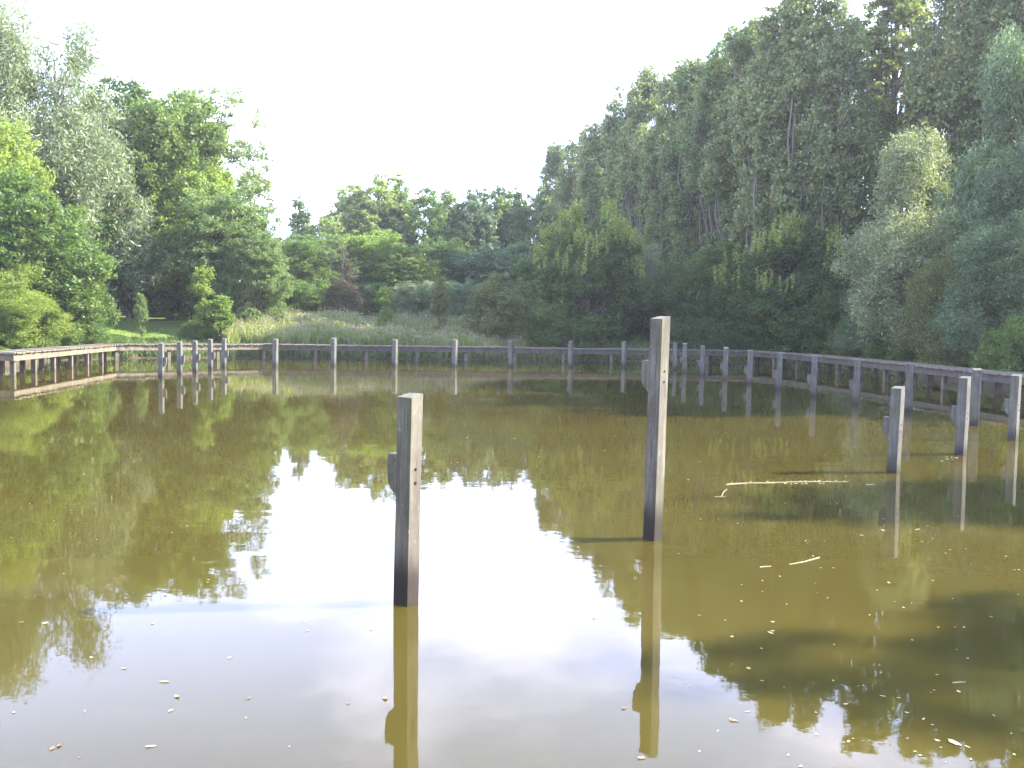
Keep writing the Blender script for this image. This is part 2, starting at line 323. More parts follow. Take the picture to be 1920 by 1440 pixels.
# ---------------------------------------------------------------- mooring posts
def mooring_post(px, py, top, side, ang, label, mat=WFAR, lean=0.0, group='mooring posts standing in the pond', blk=.60, sx=.155, bolts=False, no=0):
    """px,py: foot at the water; top: image row of the top; side: +1 block to the right, -1 left, 0 none"""
    b = on_water(px, py); H = z_at(px, top, b.y)
    e = tag(empty('mooring_post', b), label, 'post', group)
    a = math.radians(ang); nR = Vector((math.cos(a), -math.sin(a), 0)); nL = Vector((-math.sin(a), -math.cos(a), 0))
    r = random.Random(int(px*7)); lx = lean + r.uniform(-.012, .012)*(0 if mat is WPOST else 1); ly = r.uniform(-.012, .012)
    g = Geo(); h = sx/2; bev = .008; NZ = 9
    ring = [(-h+bev, -h), (h-bev, -h), (h, -h+bev), (h, h-bev), (h-bev, h), (-h+bev, h), (-h, h-bev), (-h, -h+bev)]
    zs = [-.9, 0] + [H*(k+1)/NZ for k in range(NZ)]
    for kz, z in enumerate(zs):
        ox, oy = lx*z, ly*z; wob = 1+.015*math.sin(z*5+px)
        for (x, y) in ring:
            zz = z + (x*.0 - y*.18 if kz == len(zs)-1 else 0)   # sawn top falls slightly to one side
            g.v.append(nR*(x*wob) + nL*(y*wob) + Vector((ox, oy, zz)))
    for k in range(len(zs)-1):
        for j_ in range(8): g.f.append((k*8+j_, k*8+8+j_, k*8+8+(j_+1) % 8, k*8+(j_+1) % 8))
    g.f.append(tuple((len(zs)-1)*8+7-j_ for j_ in range(8)))
    g.make('post_body', mat, e)
    if side:
        bz = H*blk; out_ = -nR if side < 0 else nR
        prof = [(0, .16), (.105, .16), (.108, .02), (.10, -.05), (.075, -.105), (.03, -.145), (0, -.16)]
        g = Geo(); t2 = .045
        for s_ in (-1, 1):
            for (u, z) in prof: g.v.append(out_*(h+.001+u) + nL*(s_*t2) + Vector((lx*bz, ly*bz, bz+z)))
        n_ = len(prof); g.f.append(tuple(range(n_))); g.f.append(tuple(range(2*n_-1, n_-1, -1)))
        for j_ in range(n_): g.f.append((j_, n_+j_, n_+(j_+1) % n_, (j_+1) % n_))
        g.make('mooring_block', mat, e)
        for zo in (.06, -.045):
            g = Geo(); c0 = Vector((lx*bz, ly*bz, bz+zo)) - out_*(h-.004)
            g.tube([c0, c0 - out_*.010, c0 - out_*.013], [.012, .012, .007], 8); g.make('bolt', IRON, e)
    return e
mooring_post(761, 1131, 741, -1, 36, 'shorter of the two big near posts, nearest to the camera, with a dark wet foot', WPOST, .010, bolts=True, blk=.615, sx=.142)
mooring_post(1223, 1011, 595, -1, 45, 'tallest post, standing alone in mid pond, sunlit on its right side', WPOST, .011, blk=.735, sx=.145)
mooring_post(1675, 886, 726, -1, 44, 'grey post nearest to the floating stick, leftmost of the three right-hand front posts', WFAR, .02, blk=.52)
mooring_post(1801, 852, 707, -1, 48, 'post with a thin sunlit edge, middle of the three right-hand front posts', WFAR, .02, blk=.50)
mooring_post(1899, 825, 703, -1, 47, 'rightmost front post, against the right edge of the photo', WFAR, .02, blk=.50)
for i, (px, py, top) in enumerate([(302, 708, 643), (337, 703, 641), (366, 698, 639), (395, 693, 636), (420, 688, 635)]):
    od = ['first', 'second', 'middle', 'fourth', 'fifth and farthest'][i]
    mooring_post(px, py, top, +1, 3+i*2, f'{od} of the five close-set posts on the left, counted from the left', WFAR, .0, 'five close-set posts on the left', blk=.45)
for i, (px, py, top) in enumerate([(516, 687, 636), (625, 686, 634), (740, 687, 637), (852, 688, 637), (957.5, 688, 638), (1069.5, 688, 640), (1170, 688, 641)]):
    od = ['first', 'second', 'third', 'fourth', 'fifth', 'sixth', 'seventh'][i]
    mooring_post(px, py, top, 0, 15+i*3, f'{od} post from the left in the widely spaced row before the far boardwalk', WFAR, .0, 'posts before the central boardwalk', sx=.19)
for i, (px, py, top) in enumerate([(1265, 693, 643), (1283, 698, 644), (1316, 704, 648), (1359, 711, 652), (1405, 719, 657), (1460, 730, 661), (1525, 743, 666), (1604, 757, 673), (1703, 773, 681), (1826, 798, 692)]):
    od = ['first', 'second', 'third', 'fourth', 'fifth', 'sixth', 'seventh', 'eighth', 'ninth', 'tenth'][i]
    mooring_post(px, py, top, -1, 8+i*1.5, f'{od} post right of the tallest post, in the row before the right boardwalk', WFAR, .0, 'posts curving along the right boardwalk', sx=.18, blk=.40)

# ---------------------------------------------------------------- trees
def leaf_quads(rng, cen, length, width, up=0.35, drop=0.0, cup=0.0):
    n = len(cen); d = rng.normal(size=(n, 3)); d[:, 2] = d[:, 2]*.7 - drop; d /= np.linalg.norm(d, axis=1)[:, None]+1e-9
    q = rng.normal(size=(n, 3)); q[:, 2] += up*2; s = np.cross(d, q); s /= np.linalg.norm(s, axis=1)[:, None]+1e-9
    nn = np.cross(s, d)
    l_ = (length*rng.uniform(.65, 1.3, n))[:, None]; w_ = (width*rng.uniform(.7, 1.25, n))[:, None]
    v = np.empty((n, 4, 3)); v[:, 0] = cen-d*l_*.5; v[:, 1] = cen+s*w_*.5-d*l_*.05+nn*w_*.15; v[:, 2] = cen+d*l_*.5; v[:, 3] = cen-s*w_*.5-d*l_*.05+nn*w_*.15
    return v.reshape(-1, 3), np.arange(4*n).reshape(n, 4)
def bend(p0, p1, rng, sag=.12, k=4, up=0.0):
    p0 = np.array(p0, float); p1 = np.array(p1, float); L_ = np.linalg.norm(p1-p0); w = rng.normal(size=3)*sag*L_
    res = []
    for i in range(k+1):
        f_ = i/k; p = p0*(1-f_)+p1*f_ + w*math.sin(math.pi*f_)*.5; p[2] += up*L_*math.sin(math.pi*f_)*.5; res.append(p)
    return res
PROF = {
 'round':  ([0, .08, .2, .4, .6, .8, .93, 1], [.15, .55, .85, 1, .95, .72, .42, .08]),
 'dome':   ([0, .05, .2, .45, .7, .88, 1], [.85, .95, 1, .95, .75, .45, .1]),
 'column': ([0, .12, .3, .55, .8, .93, 1], [.25, .6, .85, 1, .8, .5, .1]),
 'cone':   ([0, .08, .3, .6, .85, 1], [.7, 1, .78, .45, .18, .03]),
 'willow': ([0, .1, .3, .5, .7, .88, 1], [.8, 1, .95, .8, .62, .4, .12]),
}
def tree_proto(kind, seed, H, R, n_leaf, base=.1, shape='round', nb=40, bough=.30, leaf=(.19, .10), stretch=1.0, rise=.12, up=.35, drop=0., tuft=.32, nt=None, bark=BARK, shoots=0, thin=0.0, hollow=.55):
    """one tree: trunk with limbs, crown of many leaf faces"""
    rng = np.random.default_rng(seed); ht, pr = PROF[shape]
    z0 = H*base; CH = H-z0
    # bough centres
    t = []; 
    while len(t) < nb:
        a = rng.uniform(0, .95)
        if rng.uniform() < np.interp(a, ht, pr)**1.2+.08: t.append(a)
    t = np.array(t); ph = np.arange(nb)*2.39996 + rng.uniform(-.5, .5, nb); rad = R*np.interp(t, ht, pr)
    rr_ = rad*np.clip(rng.uniform(hollow, 1.0, nb), 0, 1)*(1-bough*.55)
    bc = np.stack([rr_*np.cos(ph), rr_*np.sin(ph), z0+CH*t*(.97)], 1)
    br = R*bough*rng.uniform(.65, 1.3, nb)*(.55+.6*np.interp(t, ht, pr))
    # tufts
    nt = nt or max(200, n_leaf//26); bi = rng.choice(nb, nt, p=(br**2)/(br**2).sum())
    u = rng.normal(size=(nt, 3)); u /= np.linalg.norm(u, axis=1)[:, None]; rad_ = rng.uniform(.25, 1, nt)**.45
    u[:, 2] = np.where(u[:, 2] < -.25, u[:, 2]*.55, u[:, 2])
    tc_ = bc[bi] + u*(br[bi]*rad_)[:, None]*np.array([1, 1, stretch])
    tc_[:, 2] = np.clip(tc_[:, 2], .12, H)
    li = rng.integers(0, nt, n_leaf); g_ = rng.normal(size=(n_leaf, 3))*tuft*.5*np.array([1, 1, .7]); 
    cen = tc_[li] + g_
    if drop > 0: cen[:, 2] -= np.abs(rng.normal(size=n_leaf))*drop*.8
    cen[:, 2] = np.maximum(cen[:, 2], .05)
    v, f = leaf_quads(rng, cen, leaf[0], leaf[1], up, drop)
    if shoots:                                       # long upright leafy shoots on the outside
        sv = []
        for s_ in range(shoots):
            b_ = rng.choice(nb, p=(t**2.5)/(t**2.5).sum()); p = bc[b_] + np.array([math.cos(ph[b_])*br[b_]*.8, math.sin(ph[b_])*br[b_]*.8, br[b_]*.5]) + rng.normal(size=3)*.25
            Ls = rng.uniform(.6, 1.5)*H*.10; k = rng.integers(22, 40); q = p + np.linspace(0, 1, k)[:, None]*np.array([rng.normal()*.12, rng.normal()*.12, 1])*Ls + rng.normal(size=(k, 3))*.05
            sv.append(q)
        sv = np.vstack(sv); v2, f2 = leaf_quads(rng, sv, leaf[0]*.9, leaf[1]*.9, .1, -.6)
    e = empty(kind, (0, 0, 0))
    # trunk and limbs
    g = Geo(); r0 = .018*H*(.9 if R < 2 else 1.15); top = H*(.93 if shape in ('cone', 'column') else .75)
    kk = 8; wx, wy = rng.normal()*.02*H, rng.normal()*.02*H
    tp = [np.array([wx*math.sin(3*i/kk), wy*math.sin(2.3*i/kk), -.25+(top+.25)*i/kk]) for i in range(kk+1)]
    g.tube(tp, [r0*(1.25 if i == 0 else 1)*(1-.86*i/kk) for i in range(kk+1)], 8)
    for b_ in range(nb):
        zs_ = max(H*.06, bc[b_][2] - (rise*H + rr_[b_]*(.55 if rise < .2 else 1.4))*rng.uniform(.7, 1.2)); zs_ = min(zs_, top*.95)
        fz = (zs_+.25)/(top+.25)*kk; i_ = int(min(kk-1, fz)); s0 = tp[i_]*(1-(fz-i_))+tp[i_+1]*(fz-i_)
        rb = max(.012, r0*(.42 if rise < .2 else .26)*(1-zs_/H*.8)); g.tube(bend(s0, bc[b_], rng, .10, 4, .12 if rise < .2 else -.08), [rb, rb*.8, rb*.6, rb*.42, rb*.22], 5)
        tw = np.where(bi == b_)[0][:5]
        for q in tw: g.tube(bend(bc[b_]*.85+s0*.15, tc_[q], rng, .08, 2), [rb*.3, rb*.2, .006], 3)
    g.make('trunk', bark, e, True)
    link_mesh('crown', v, f, LM['mid'], e)
    if shoots: link_mesh('shoots', v2, f2, LM['shoot'], e)
    e['_h'] = H; e['_r'] = R
    return e

protos = {}
def P_(name, *a, **k): protos[name] = tree_proto(*a, **k)
P_('oak0', 'broadleaf_tree', 11, 12, 4.6, 62000, .06, 'round', 60, .27, (.21, .13), nt=2200)
P_('oak1', 'broadleaf_tree', 12, 12, 4.2, 56000, .06, 'round', 52, .29, (.21, .13), nt=2000)
P_('oak2', 'broadleaf_tree', 13, 10, 4.0, 46000, .05, 'dome', 46, .28, (.20, .12), nt=1800)
P_('far0', 'broadleaf_tree', 21, 13, 3.6, 26000, .06, 'column', 44, .30, (.30, .19), stretch=1.2, nt=1100)
P_('far1', 'broadleaf_tree', 22, 12, 4.0, 26000, .06, 'round', 44, .28, (.30, .19), nt=1100)
P_('far2', 'broadleaf_tree', 23, 12, 3.0, 22000, .05, 'cone', 40, .33, (.30, .18), nt=900)
for k_ in range(4): P_(f'pop{k_}', 'poplar_tree', 31+k_, 20, [2.7, 3.0, 2.5, 2.9][k_], 60000, .14, 'column', 70, .25, (.20, .15), stretch=2.3, rise=.30, bark=BARKP, nt=2300, hollow=.35)
P_('popthin', 'poplar_tree', 36, 20, 2.3, 60000, .12, 'column', 74, .24, (.20, .14), stretch=2.4, rise=.16, bark=BARK, nt=900, hollow=.3)
for k_ in range(2): P_(f'wil{k_}', 'willow_tree', 41+k_, 12, [3.9, 4.4][k_], 74000, .08, 'willow', 56, .26, (.24, .06), stretch=1.25, drop=.35, up=.2, nt=1900, tuft=.45)
P_('sil0', 'silver_tree', 45, 17, 4.6, 50000, .16, 'round', 60, .20, (.22, .11), stretch=1.3, nt=1500, bark=BARKP)
P_('thin0', 'sparse_tree', 52, 16, 4.2, 15000, .30, 'round', 64, .13, (.20, .12), stretch=1.5, nt=800, rise=.2, tuft=.3)
for k_ in range(3): P_(f'bush{k_}', 'bush', 61+k_, 6, 4.0, 46000, .0, 'dome', 46, .26, (.17, .10), nt=1700, tuft=.28)
P_('bushs', 'bush', 66, 8, 4.2, 72000, .0, 'dome', 60, .25, (.18, .11), nt=1800, shoots=380)
P_('con0', 'conifer_tree', 71, 7, 1.8, 16000, .02, 'cone', 60, .26, (.15, .05), stretch=.5, nt=900, hollow=.6)
for k_ in range(2): P_(f'sap{k_}', 'sapling', 81+k_, 4.5, .85, 7000, .06, 'column', 22, .42, (.15, .08), stretch=1.3, nt=320, tuft=.2)
for k_ in range(2): P_(f'low{k_}', 'low_shrub', 91+k_, 2.0, 1.9, 15000, .0, 'dome', 26, .32, (.13, .09), nt=600, tuft=.25)

used = set(); rt = random.Random(77)
def put(proto, x, y, H, Wd, mat, label, group=None, rz=None, cat='tree', sink=0.0, zb=None):
    src = protos[proto]; hx = H/src['_h']; wx = (Wd/2)/src['_r']
    if proto in used:
        o = src.copy(); COL.objects.link(o)
        ch = []
        for c in SRCKIDS[proto]:
            d = c.copy(); COL.objects.link(d); d.parent = o; ch.append(d)
        for k in ('label', 'group'):
            if k in o: del o[k]
    else:
        used.add(proto); o = src; ch = SRCKIDS[proto]
    o.location = (x, y, (zg(x, y) if zb is None else zb)-sink); o.scale = (wx, wx, hx); o.rotation_euler = (0, 0, rt.uniform(0, 6.28) if rz is None else rz)
    for d in ch:
        if d.name.startswith('crown'):
            d.material_slots[0].link = 'OBJECT'; d.material_slots[0].material = LM[mat]
    tag(o, label, cat, group); return o
SRCKIDS = {k: [c for c in COL.objects if c.parent == v] for k, v in protos.items()}
def tree(proto, px, top, D, wpx, mat, label, group=None, cat='tree', rz=None):
    x = at_depth(px, D)
    need = min(3.2, .78*wpx/F*D/2)                    # keep crowns behind the boardwalk
    while off_shore(x, D) < need: D += .5; x = at_depth(px, D)
    zb = zg(x, D); H = z_at(px, top, D) - zb
    return put(proto, x, D, H, wpx/F*D*1.06, mat, label, group, rz, cat)

GL = 'trees on the left bank'
tree('wil1', 105, -50, 55, 330, 'silver', 'tall silvery pale tree at the upper left corner, above the green ones', GL)
tree('wil0', 0, -40, 52, 270, 'silver', 'loose silver tree cut by the left edge of the photo', GL)
tree('oak1', -20, 215, 47, 230, 'yellow', 'yellow-green tree at the left edge under the silver tree', GL)
tree('oak2', 60, 315, 44, 270, 'mid', 'broad green tree low at the left edge, in front of the silver one', GL)
tree('oak0', 245, 145, 64, 300, 'dark', 'largest dark green tree on the left bank, over the bright lawn', GL)
tree('oak1', 320, 140, 62, 260, 'mid', 'rounded green tree with the pointed top, left of the sparse tree', GL)
tree('oak2', 365, 265, 61, 240, 'yellow', 'sunlit yellow-green tree sloping down behind the young sapling', GL)
tree('oak0', 430, 350, 57, 210, 'pale', 'pale green tree at the right end of the left tree mass', GL)
tree('oak1', 480, 430, 55, 130, 'pale', 'small pale green tree lowest on the slope of the left mass', GL)
tree('oak2', 250, 430, 62, 260, 'dark', 'dark lower tree with leafy sprays behind the lawn', GL)
tree('oak1', 330, 380, 61, 190, 'mid', 'mid green lower tree right of the dark leafy one', GL)
tree('thin0', 405, 150, 66, 230, 'pale', 'sparse see-through tree standing out against the sky on the left', GL)
tree('oak1', 150, 270, 57, 230, 'mid', 'green tree under the silver one, left of the largest dark tree', GL)
tree('far1', 205, 140, 66, 200, 'mid', 'rounded treetop peeping out behind the dark tree', GL)
tree('oak0', 480, 520, 58, 130, 'mid', 'low green tree filling the foot of the slope by the reeds', GL)
tree('wil1', 20, 470, 40.5, 200, 'yellow', 'soft yellow-green bush at the left edge beside the boardwalk corner', 'bushes on the left bank', 'bush')
tree('bush0', 110, 545, 43.5, 150, 'mid', 'leafy green bush right of the soft yellow-green one', 'bushes on the left bank', 'bush')
tree('bush2', 130, 440, 47, 150, 'mid', 'tall bush of dense leaves under the broad green tree', 'bushes on the left bank', 'bush')
for i, (px, top, D, w) in enumerate([(55, 615, 39.8, 90), (125, 600, 43, 100), (172, 616, 46, 60), (218, 632, 47.5, 50), (375, 600, 51, 70)]):
    tree(f'low{i%2}', px, top, D, w, 'mid' if i != 2 else 'yellow', ['low bramble shrub behind the boardwalk corner', 'low leafy shrub left of the lawn', 'small bright shrub at the left end of the lawn', 'small shrub at the front edge of the lawn', 'low shrub at the foot of the bright sapling'][i], 'low shrubs on the left bank', 'shrub')
tree('sap0', 382, 497, 50.5, 50, 'yellow', 'bright yellow-green sapling right of the lawn', 'young saplings on the bank')
tree('sap1', 412, 548, 49.5, 52, 'yellow', 'shorter bright sapling leaning against the taller one by the lawn', 'young saplings on the bank')
tree('sap1', 265, 545, 51.5, 22, 'pale', 'thin pale sapling standing in the lawn', 'young saplings on the bank')
tree('sap0', 722, 535, 56, 36, 'yellow', 'slim light green sapling left of the pointed one in the reeds', 'young saplings on the bank')
tree('sap1', 824, 512, 56, 34, 'olive', 'slim pointed sapling in the middle of the far bank', 'young saplings on the bank')

GM = 'trees on the far bank'
far = [(562, 372, 90, 70, 'far2', 'blue', 'narrow pointed treetop standing alone left of the central wood'),
 (610, 395, 92, 100, 'far1', 'pale', 'rounded pale treetop right of the narrow pointed one'),
 (655, 378, 96, 90, 'far0', 'pale', 'pale tree on the left shoulder of the highest central tree'),
 (705, 335, 97, 110, 'far0', 'pale', 'highest treetop of the central wood'),
 (745, 345, 99, 80, 'far2', 'pale', 'pointed treetop just right of the highest central one'),
 (790, 368, 96, 85, 'far1', 'mid', 'green treetop in the middle of the central skyline'),
 (835, 380, 98, 80, 'far2', 'pale', 'pale pointed treetop right of the central one'),
 (875, 385, 100, 80, 'far0', 'blue', 'bluish treetop on the central skyline'),
 (920, 378, 104, 80, 'far0', 'pale', 'airy pale treetop left of the lowest skyline gap'),
 (965, 376, 106, 80, 'far2', 'pale', 'airy pale treetop beside the right-hand wood'),
 (1010, 380, 104, 80, 'far0', 'pale', 'last pale treetop before the tall poplars begin'),
 (520, 440, 84, 80, 'far1', 'mid', 'green tree filling the notch beside the left tree mass'),
 (560, 440, 72, 110, 'oak1', 'mid', 'mid green tree under the narrow pointed treetop'),
 (625, 445, 74, 120, 'oak0', 'pale', 'pale speckled tree behind the brown conifer'),
 (695, 430, 76, 120, 'oak1', 'yellow', 'yellowish tree right above the brown conifer'),
 (765, 465, 74, 120, 'oak2', 'mid', 'rounded tree behind the slim light sapling'),
 (835, 455, 78, 110, 'oak0', 'dark', 'dark bluish tree behind the slim pointed sapling'),
 (900, 470, 76, 120, 'oak1', 'blue', 'blue-green tree left of the soft olive bush'),
 (965, 460, 80, 120, 'oak2', 'blue', 'blue-green tree directly behind the soft olive bush'),
 (1020, 465, 74, 110, 'oak0', 'mid', 'green tree peeping left of the bush with upright shoots'),
 (540, 520, 66, 110, 'oak2', 'mid', 'low green tree left of the brown conifer'),
 (600, 530, 64, 90, 'bush0', 'mid', 'low spreading tree at the left foot of the brown conifer'),
 (700, 540, 65, 100, 'bush2', 'dark', 'dark bush behind the slim light sapling')]
for px, top, D, w, pr, mt, lb in far: tree(pr, px, top-((16 if px < 770 else 38) if D > 85 else 8), D, w*(1.5 if D > 85 else 1.35), mt, lb, GM)
tree('con0', 645, 448, 61, 84, 'brown', 'brownish withered conifer standing at the edge of the reeds')
GB = 'bushes on the far bank'
tree('bush1', 785, 525, 62, 130, 'silver', 'blue-grey bush between the two slim saplings', GB, 'bush')
tree('bush0', 870, 520, 62, 120, 'blue', 'blue-grey bush right of the pointed sapling', GB, 'bush')
tree('bush2', 950, 515, 55.5, 160, 'olive', 'soft olive bush left of the dark bush with shoots', GB, 'bush')
tree('bushs', 1105, 395, 57, 215, 'dark', 'dark round bush with upright yellow-green shoots behind the boardwalk', GB, 'bush')
tree('bush0', 1020, 560, 54.8, 110, 'mid', 'low green bush between the olive bush and the dark one', GB, 'bush')
tree('wil1', 1200, 418, 60, 120, 'silver', 'narrow silvery willow behind the tallest post')
GR = 'bushes on the right bank'
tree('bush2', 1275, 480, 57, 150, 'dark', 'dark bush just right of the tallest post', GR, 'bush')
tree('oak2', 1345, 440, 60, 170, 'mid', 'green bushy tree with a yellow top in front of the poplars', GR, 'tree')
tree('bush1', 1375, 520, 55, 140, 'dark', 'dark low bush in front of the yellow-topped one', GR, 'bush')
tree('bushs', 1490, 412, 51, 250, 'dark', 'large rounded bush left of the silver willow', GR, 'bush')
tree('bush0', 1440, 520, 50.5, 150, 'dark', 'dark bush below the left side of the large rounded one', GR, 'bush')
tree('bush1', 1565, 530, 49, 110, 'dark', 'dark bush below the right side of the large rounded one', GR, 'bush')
tree('wil0', 1705, 225, 47, 250, 'silver', 'tall silver willow in front of the poplars on the right', 'willows on the right bank')
tree('wil1', 1790, 420, 42, 200, 'olive', 'yellowish olive willow below the silver one', 'willows on the right bank')
tree('wil0', 1905, 20, 43, 260, 'blue', 'big blue-green willow at the right edge, higher than the photo', 'willows on the right bank')
tree('wil1', 1870, 350, 40.5, 230, 'blue', 'lower blue-green willow hanging over the right bank', 'willows on the right bank')
tree('wil1', 1650, 480, 46, 150, 'blue', 'small blue-green willow between the rounded bush and the olive willow', 'willows on the right bank')
for i, (px, top, D, w, mt) in enumerate([(1045, 610, 54.3, 80, 'dark'), (1100, 600, 54, 90, 'dark'), (1275, 610, 54.3, 80, 'dark'), (1330, 600, 54, 90, 'dark'), (1400, 605, 53, 90, 'dark'), (1470, 605, 51, 90, 'dark'), (1590, 612, 45.5, 100, 'mid'), (1660, 640, 41, 70, 'mid'), (1880, 620, 35.5, 100, 'mid'), (1780, 640, 38, 110, 'olive'), (1700, 655, 39.5, 70, 'mid'), (1930, 600, 34, 100, 'mid')]):
    tree(f'low{i%2}', px, top, D, w, mt, ['low dark shrub under the left side of the bush with shoots', 'low dark shrub under the bush with shoots', 'low shrub just right of the tallest post', 'second low shrub right of the tallest post', 'low dark shrub behind the curving end of the boardwalk', 'low dark shrub under the large rounded bush', 'lighter shrub on the bank under the silver willow', 'small shrub by the willow trunk', 'green shrub near the right edge behind the boardwalk', 'yellowish shrub under the olive willow', 'small green shrub right of the willow trunk', 'shrub cut by the right edge of the photo'][i], 'low shrubs on the right bank', 'shrub')
GP = 'row of tall poplars on the right'
pops = [(1045, 292, 104, 80), (1085, 268, 97, 90), (1130, 232, 89, 100), (1175, 185, 83, 105), (1215, 150, 77, 115), (1262, 140, 72, 120), (1310, 105, 67, 130), (1355, 85, 63, 140), (1400, 55, 60, 150), (1450, 5, 57, 160), (1510, -50, 55, 165), (1570, 20, 54, 150), (1665, -80, 56, 165), (1765, -90, 53, 160), (1850, -90, 51, 160), (1930, -110, 50, 180)]
ordn = ['first', 'second', 'third', 'fourth', 'fifth', 'sixth', 'seventh', 'eighth', 'ninth', 'tenth', 'eleventh', 'twelfth', 'thirteenth', 'fourteenth', 'fifteenth', 'sixteenth']
for i, (px, top, D, w) in enumerate(pops):
    tree('popthin' if i == 12 else f'pop{(i*3)%4}', px-8, top-32, D, w, 'poplar', f'{ordn[i]} tall poplar of the row, counted from its low far end in the middle', GP)
for i, (px, D, H) in enumerate([(1075, 112, 17), (1130, 104, 18), (1190, 96, 18), (1250, 88, 18), (1310, 80, 18), (1370, 74, 18), (1430, 68, 18), (1490, 64, 19)]):
    x = at_depth(px, D); put(f'pop{i%4}', x, D, H*.93, 7, 'poplar', 'poplar of the back row, showing only through gaps between the front poplars', 'back row of poplars')
# understorey below the poplars
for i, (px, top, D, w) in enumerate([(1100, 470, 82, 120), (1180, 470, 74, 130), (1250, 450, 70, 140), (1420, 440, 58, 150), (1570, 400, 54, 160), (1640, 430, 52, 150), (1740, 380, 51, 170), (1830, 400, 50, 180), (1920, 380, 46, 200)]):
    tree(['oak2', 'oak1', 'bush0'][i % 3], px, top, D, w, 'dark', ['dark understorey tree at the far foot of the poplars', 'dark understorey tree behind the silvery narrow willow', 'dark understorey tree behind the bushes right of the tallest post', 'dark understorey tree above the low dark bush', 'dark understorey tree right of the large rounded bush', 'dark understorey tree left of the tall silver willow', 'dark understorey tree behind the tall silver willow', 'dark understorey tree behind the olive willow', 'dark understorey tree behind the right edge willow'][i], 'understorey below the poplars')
# trees outside the frame on the right that shade the pond
for i, (x, y, H) in enumerate([(24, 37, 17), (25.5, 31.5, 17), (26, 15.7, 15.5), (25, 9.6, 15.0), (25, 5.0, 15), (24.5, -1.5, 14), (31, 30, 19), (32, 36, 20)]):
    put(['oak0', 'oak1', 'wil0'][i % 3], x, y, H, 6.0 if y < 20 else 8, 'dark', 'dark broadleaf tree on the right bank beyond the edge of the photo', 'trees beyond the right edge')

for i, (x, y, H) in enumerate([(-24, -6, 14), (-15, -11, 13), (-5, -13, 12), (6, -12, 14), (15, -9, 13), (-31, 5, 14), (-36, 16, 15), (-37, 26, 14), (-31, -2, 13), (-10, -18, 16), (2, -19, 16)]):
    put(['oak0', 'oak1', 'oak2'][i % 3], x, y, H, 9, 'mid', 'green broadleaf tree on the near bank behind the photographer', 'trees around the near bank')
for i, px in enumerate([120, 190, 255, 320, 385]):
    tree(f'bush{i%3}', px, 500, 72, 170, 'mid', ['broad bush in the dark gap behind the green tree at the left', 'broad bush closing the view behind the left end of the lawn', 'broad bush closing the view behind the middle of the lawn', 'broad bush closing the view behind the right end of the lawn', 'broad bush closing the view behind the bright sapling'][i], 'bushes behind the lawn', 'bush')
# distant woodland closing the view
rng = np.random.default_rng(9)
def woodland(name, Y0, Y1, x0, x1, h0, h1, n, leaf, mat):
    nc = int((x1-x0)/3.0); cx = rng.uniform(x0, x1, nc); cy = rng.uniform(Y0, Y1, nc); ch = rng.uniform(h0, h1, nc)
    ci = rng.integers(0, nc, n); u = rng.normal(size=(n, 3)); u /= np.linalg.norm(u, axis=1)[:, None]; r = rng.uniform(.3, 1, n)**.4
    lump = 1+.25*np.sin(u[:, 0]*7+ci)+.2*np.sin(u[:, 2]*9+ci*2)
    c = np.stack([cx[ci]+u[:, 0]*3.2*r*lump, cy[ci]+u[:, 1]*3.2*r*lump, 2+ch[ci]*.5+u[:, 2]*ch[ci]*.5*r*lump], 1); c[:, 2] = np.maximum(c[:, 2], 2.0)
    v, f = leaf_quads(rng, c, leaf, leaf*.6, .35)
    return tag(link_mesh(name, v, f, LM[mat]), 'far dense woodland seen in gaps behind the bank trees', 'woodland', kind='stuff')
woodland('woodland', 118, 135, -75, 75, 8, 11, 90000, .45, 'mid')

# ---------------------------------------------------------------- grasses
def blades(name, pts_, h, w, mats, label, heads=0.0, lean=.25):
    n = len(pts_); H_ = h; a = rng.uniform(0, 2*math.pi, n); dx, dy = np.cos(a), np.sin(a); ln = H_*rng.uniform(0, lean, n)
    a2 = rng.uniform(0, 2*math.pi, n); lx, ly = np.cos(a2)*ln, np.sin(a2)*ln
    v = np.empty((n, 4, 3)); p = pts_
    v[:, 0] = p - np.stack([dx*w, dy*w, np.zeros(n)], 1); v[:, 1] = p + np.stack([dx*w, dy*w, np.zeros(n)], 1)
    v[:, 2] = p + np.stack([lx*.35+dx*w*.7, ly*.35+dy*w*.7, H_*.6], 1); v[:, 3] = p + np.stack([lx, ly, H_], 1)
    V_ = v.reshape(-1, 3); F_ = np.arange(4*n).reshape(n, 4); o = link_mesh(name, V_, F_, mats)
    if heads > 0:
        k = rng.uniform(size=n) < heads; tip = v[k, 3]; m_ = len(tip)
        c = np.repeat(tip, 4, 0) + rng.normal(size=(m_*4, 3))*np.array([.03, .03, .09])
        v2, f2 = leaf_quads(rng, c, .13, .035, 0, -1.0)
        me = o.data; V_ = np.vstack([V_, v2]); F_ = np.vstack([F_, f2+4*n]); bpy.data.objects.remove(o)
        o = link_mesh(name, V_, F_, mats); o.data.polygons.foreach_set('material_index', np.concatenate([np.zeros(n), np.ones(len(f2))]).astype(np.int32))
    return tag(o, label, 'grass', kind='stuff')
def scatter(n, px0, px1, s0, s1, keep=None):
    out_ = []
    th0 = math.atan2(53-24, at_depth(px1, 53)); th1 = math.atan2(50-24, at_depth(px0, 50))
    thx = rng.uniform(th0, th1, n); s = rng.uniform(s0, s1, n); r = np.interp(thx, _ths, _rs, period=2*math.pi)+s
    x = CEN[0]+r*np.cos(thx); y = CEN[1]+r*np.sin(thx)
    px = 960 + F*x/y; k = np.ones(n, bool) if keep is None else keep(px, s)
    x, y, s = x[k], y[k], s[k]; z = zprof(s) + (.06*np.sin(x*.9+y*.3)+.05*np.sin(y*1.3-x*.4))*np.clip(s, 0, 1) - .03
    return np.stack([x, y, z], 1), s, px[k]
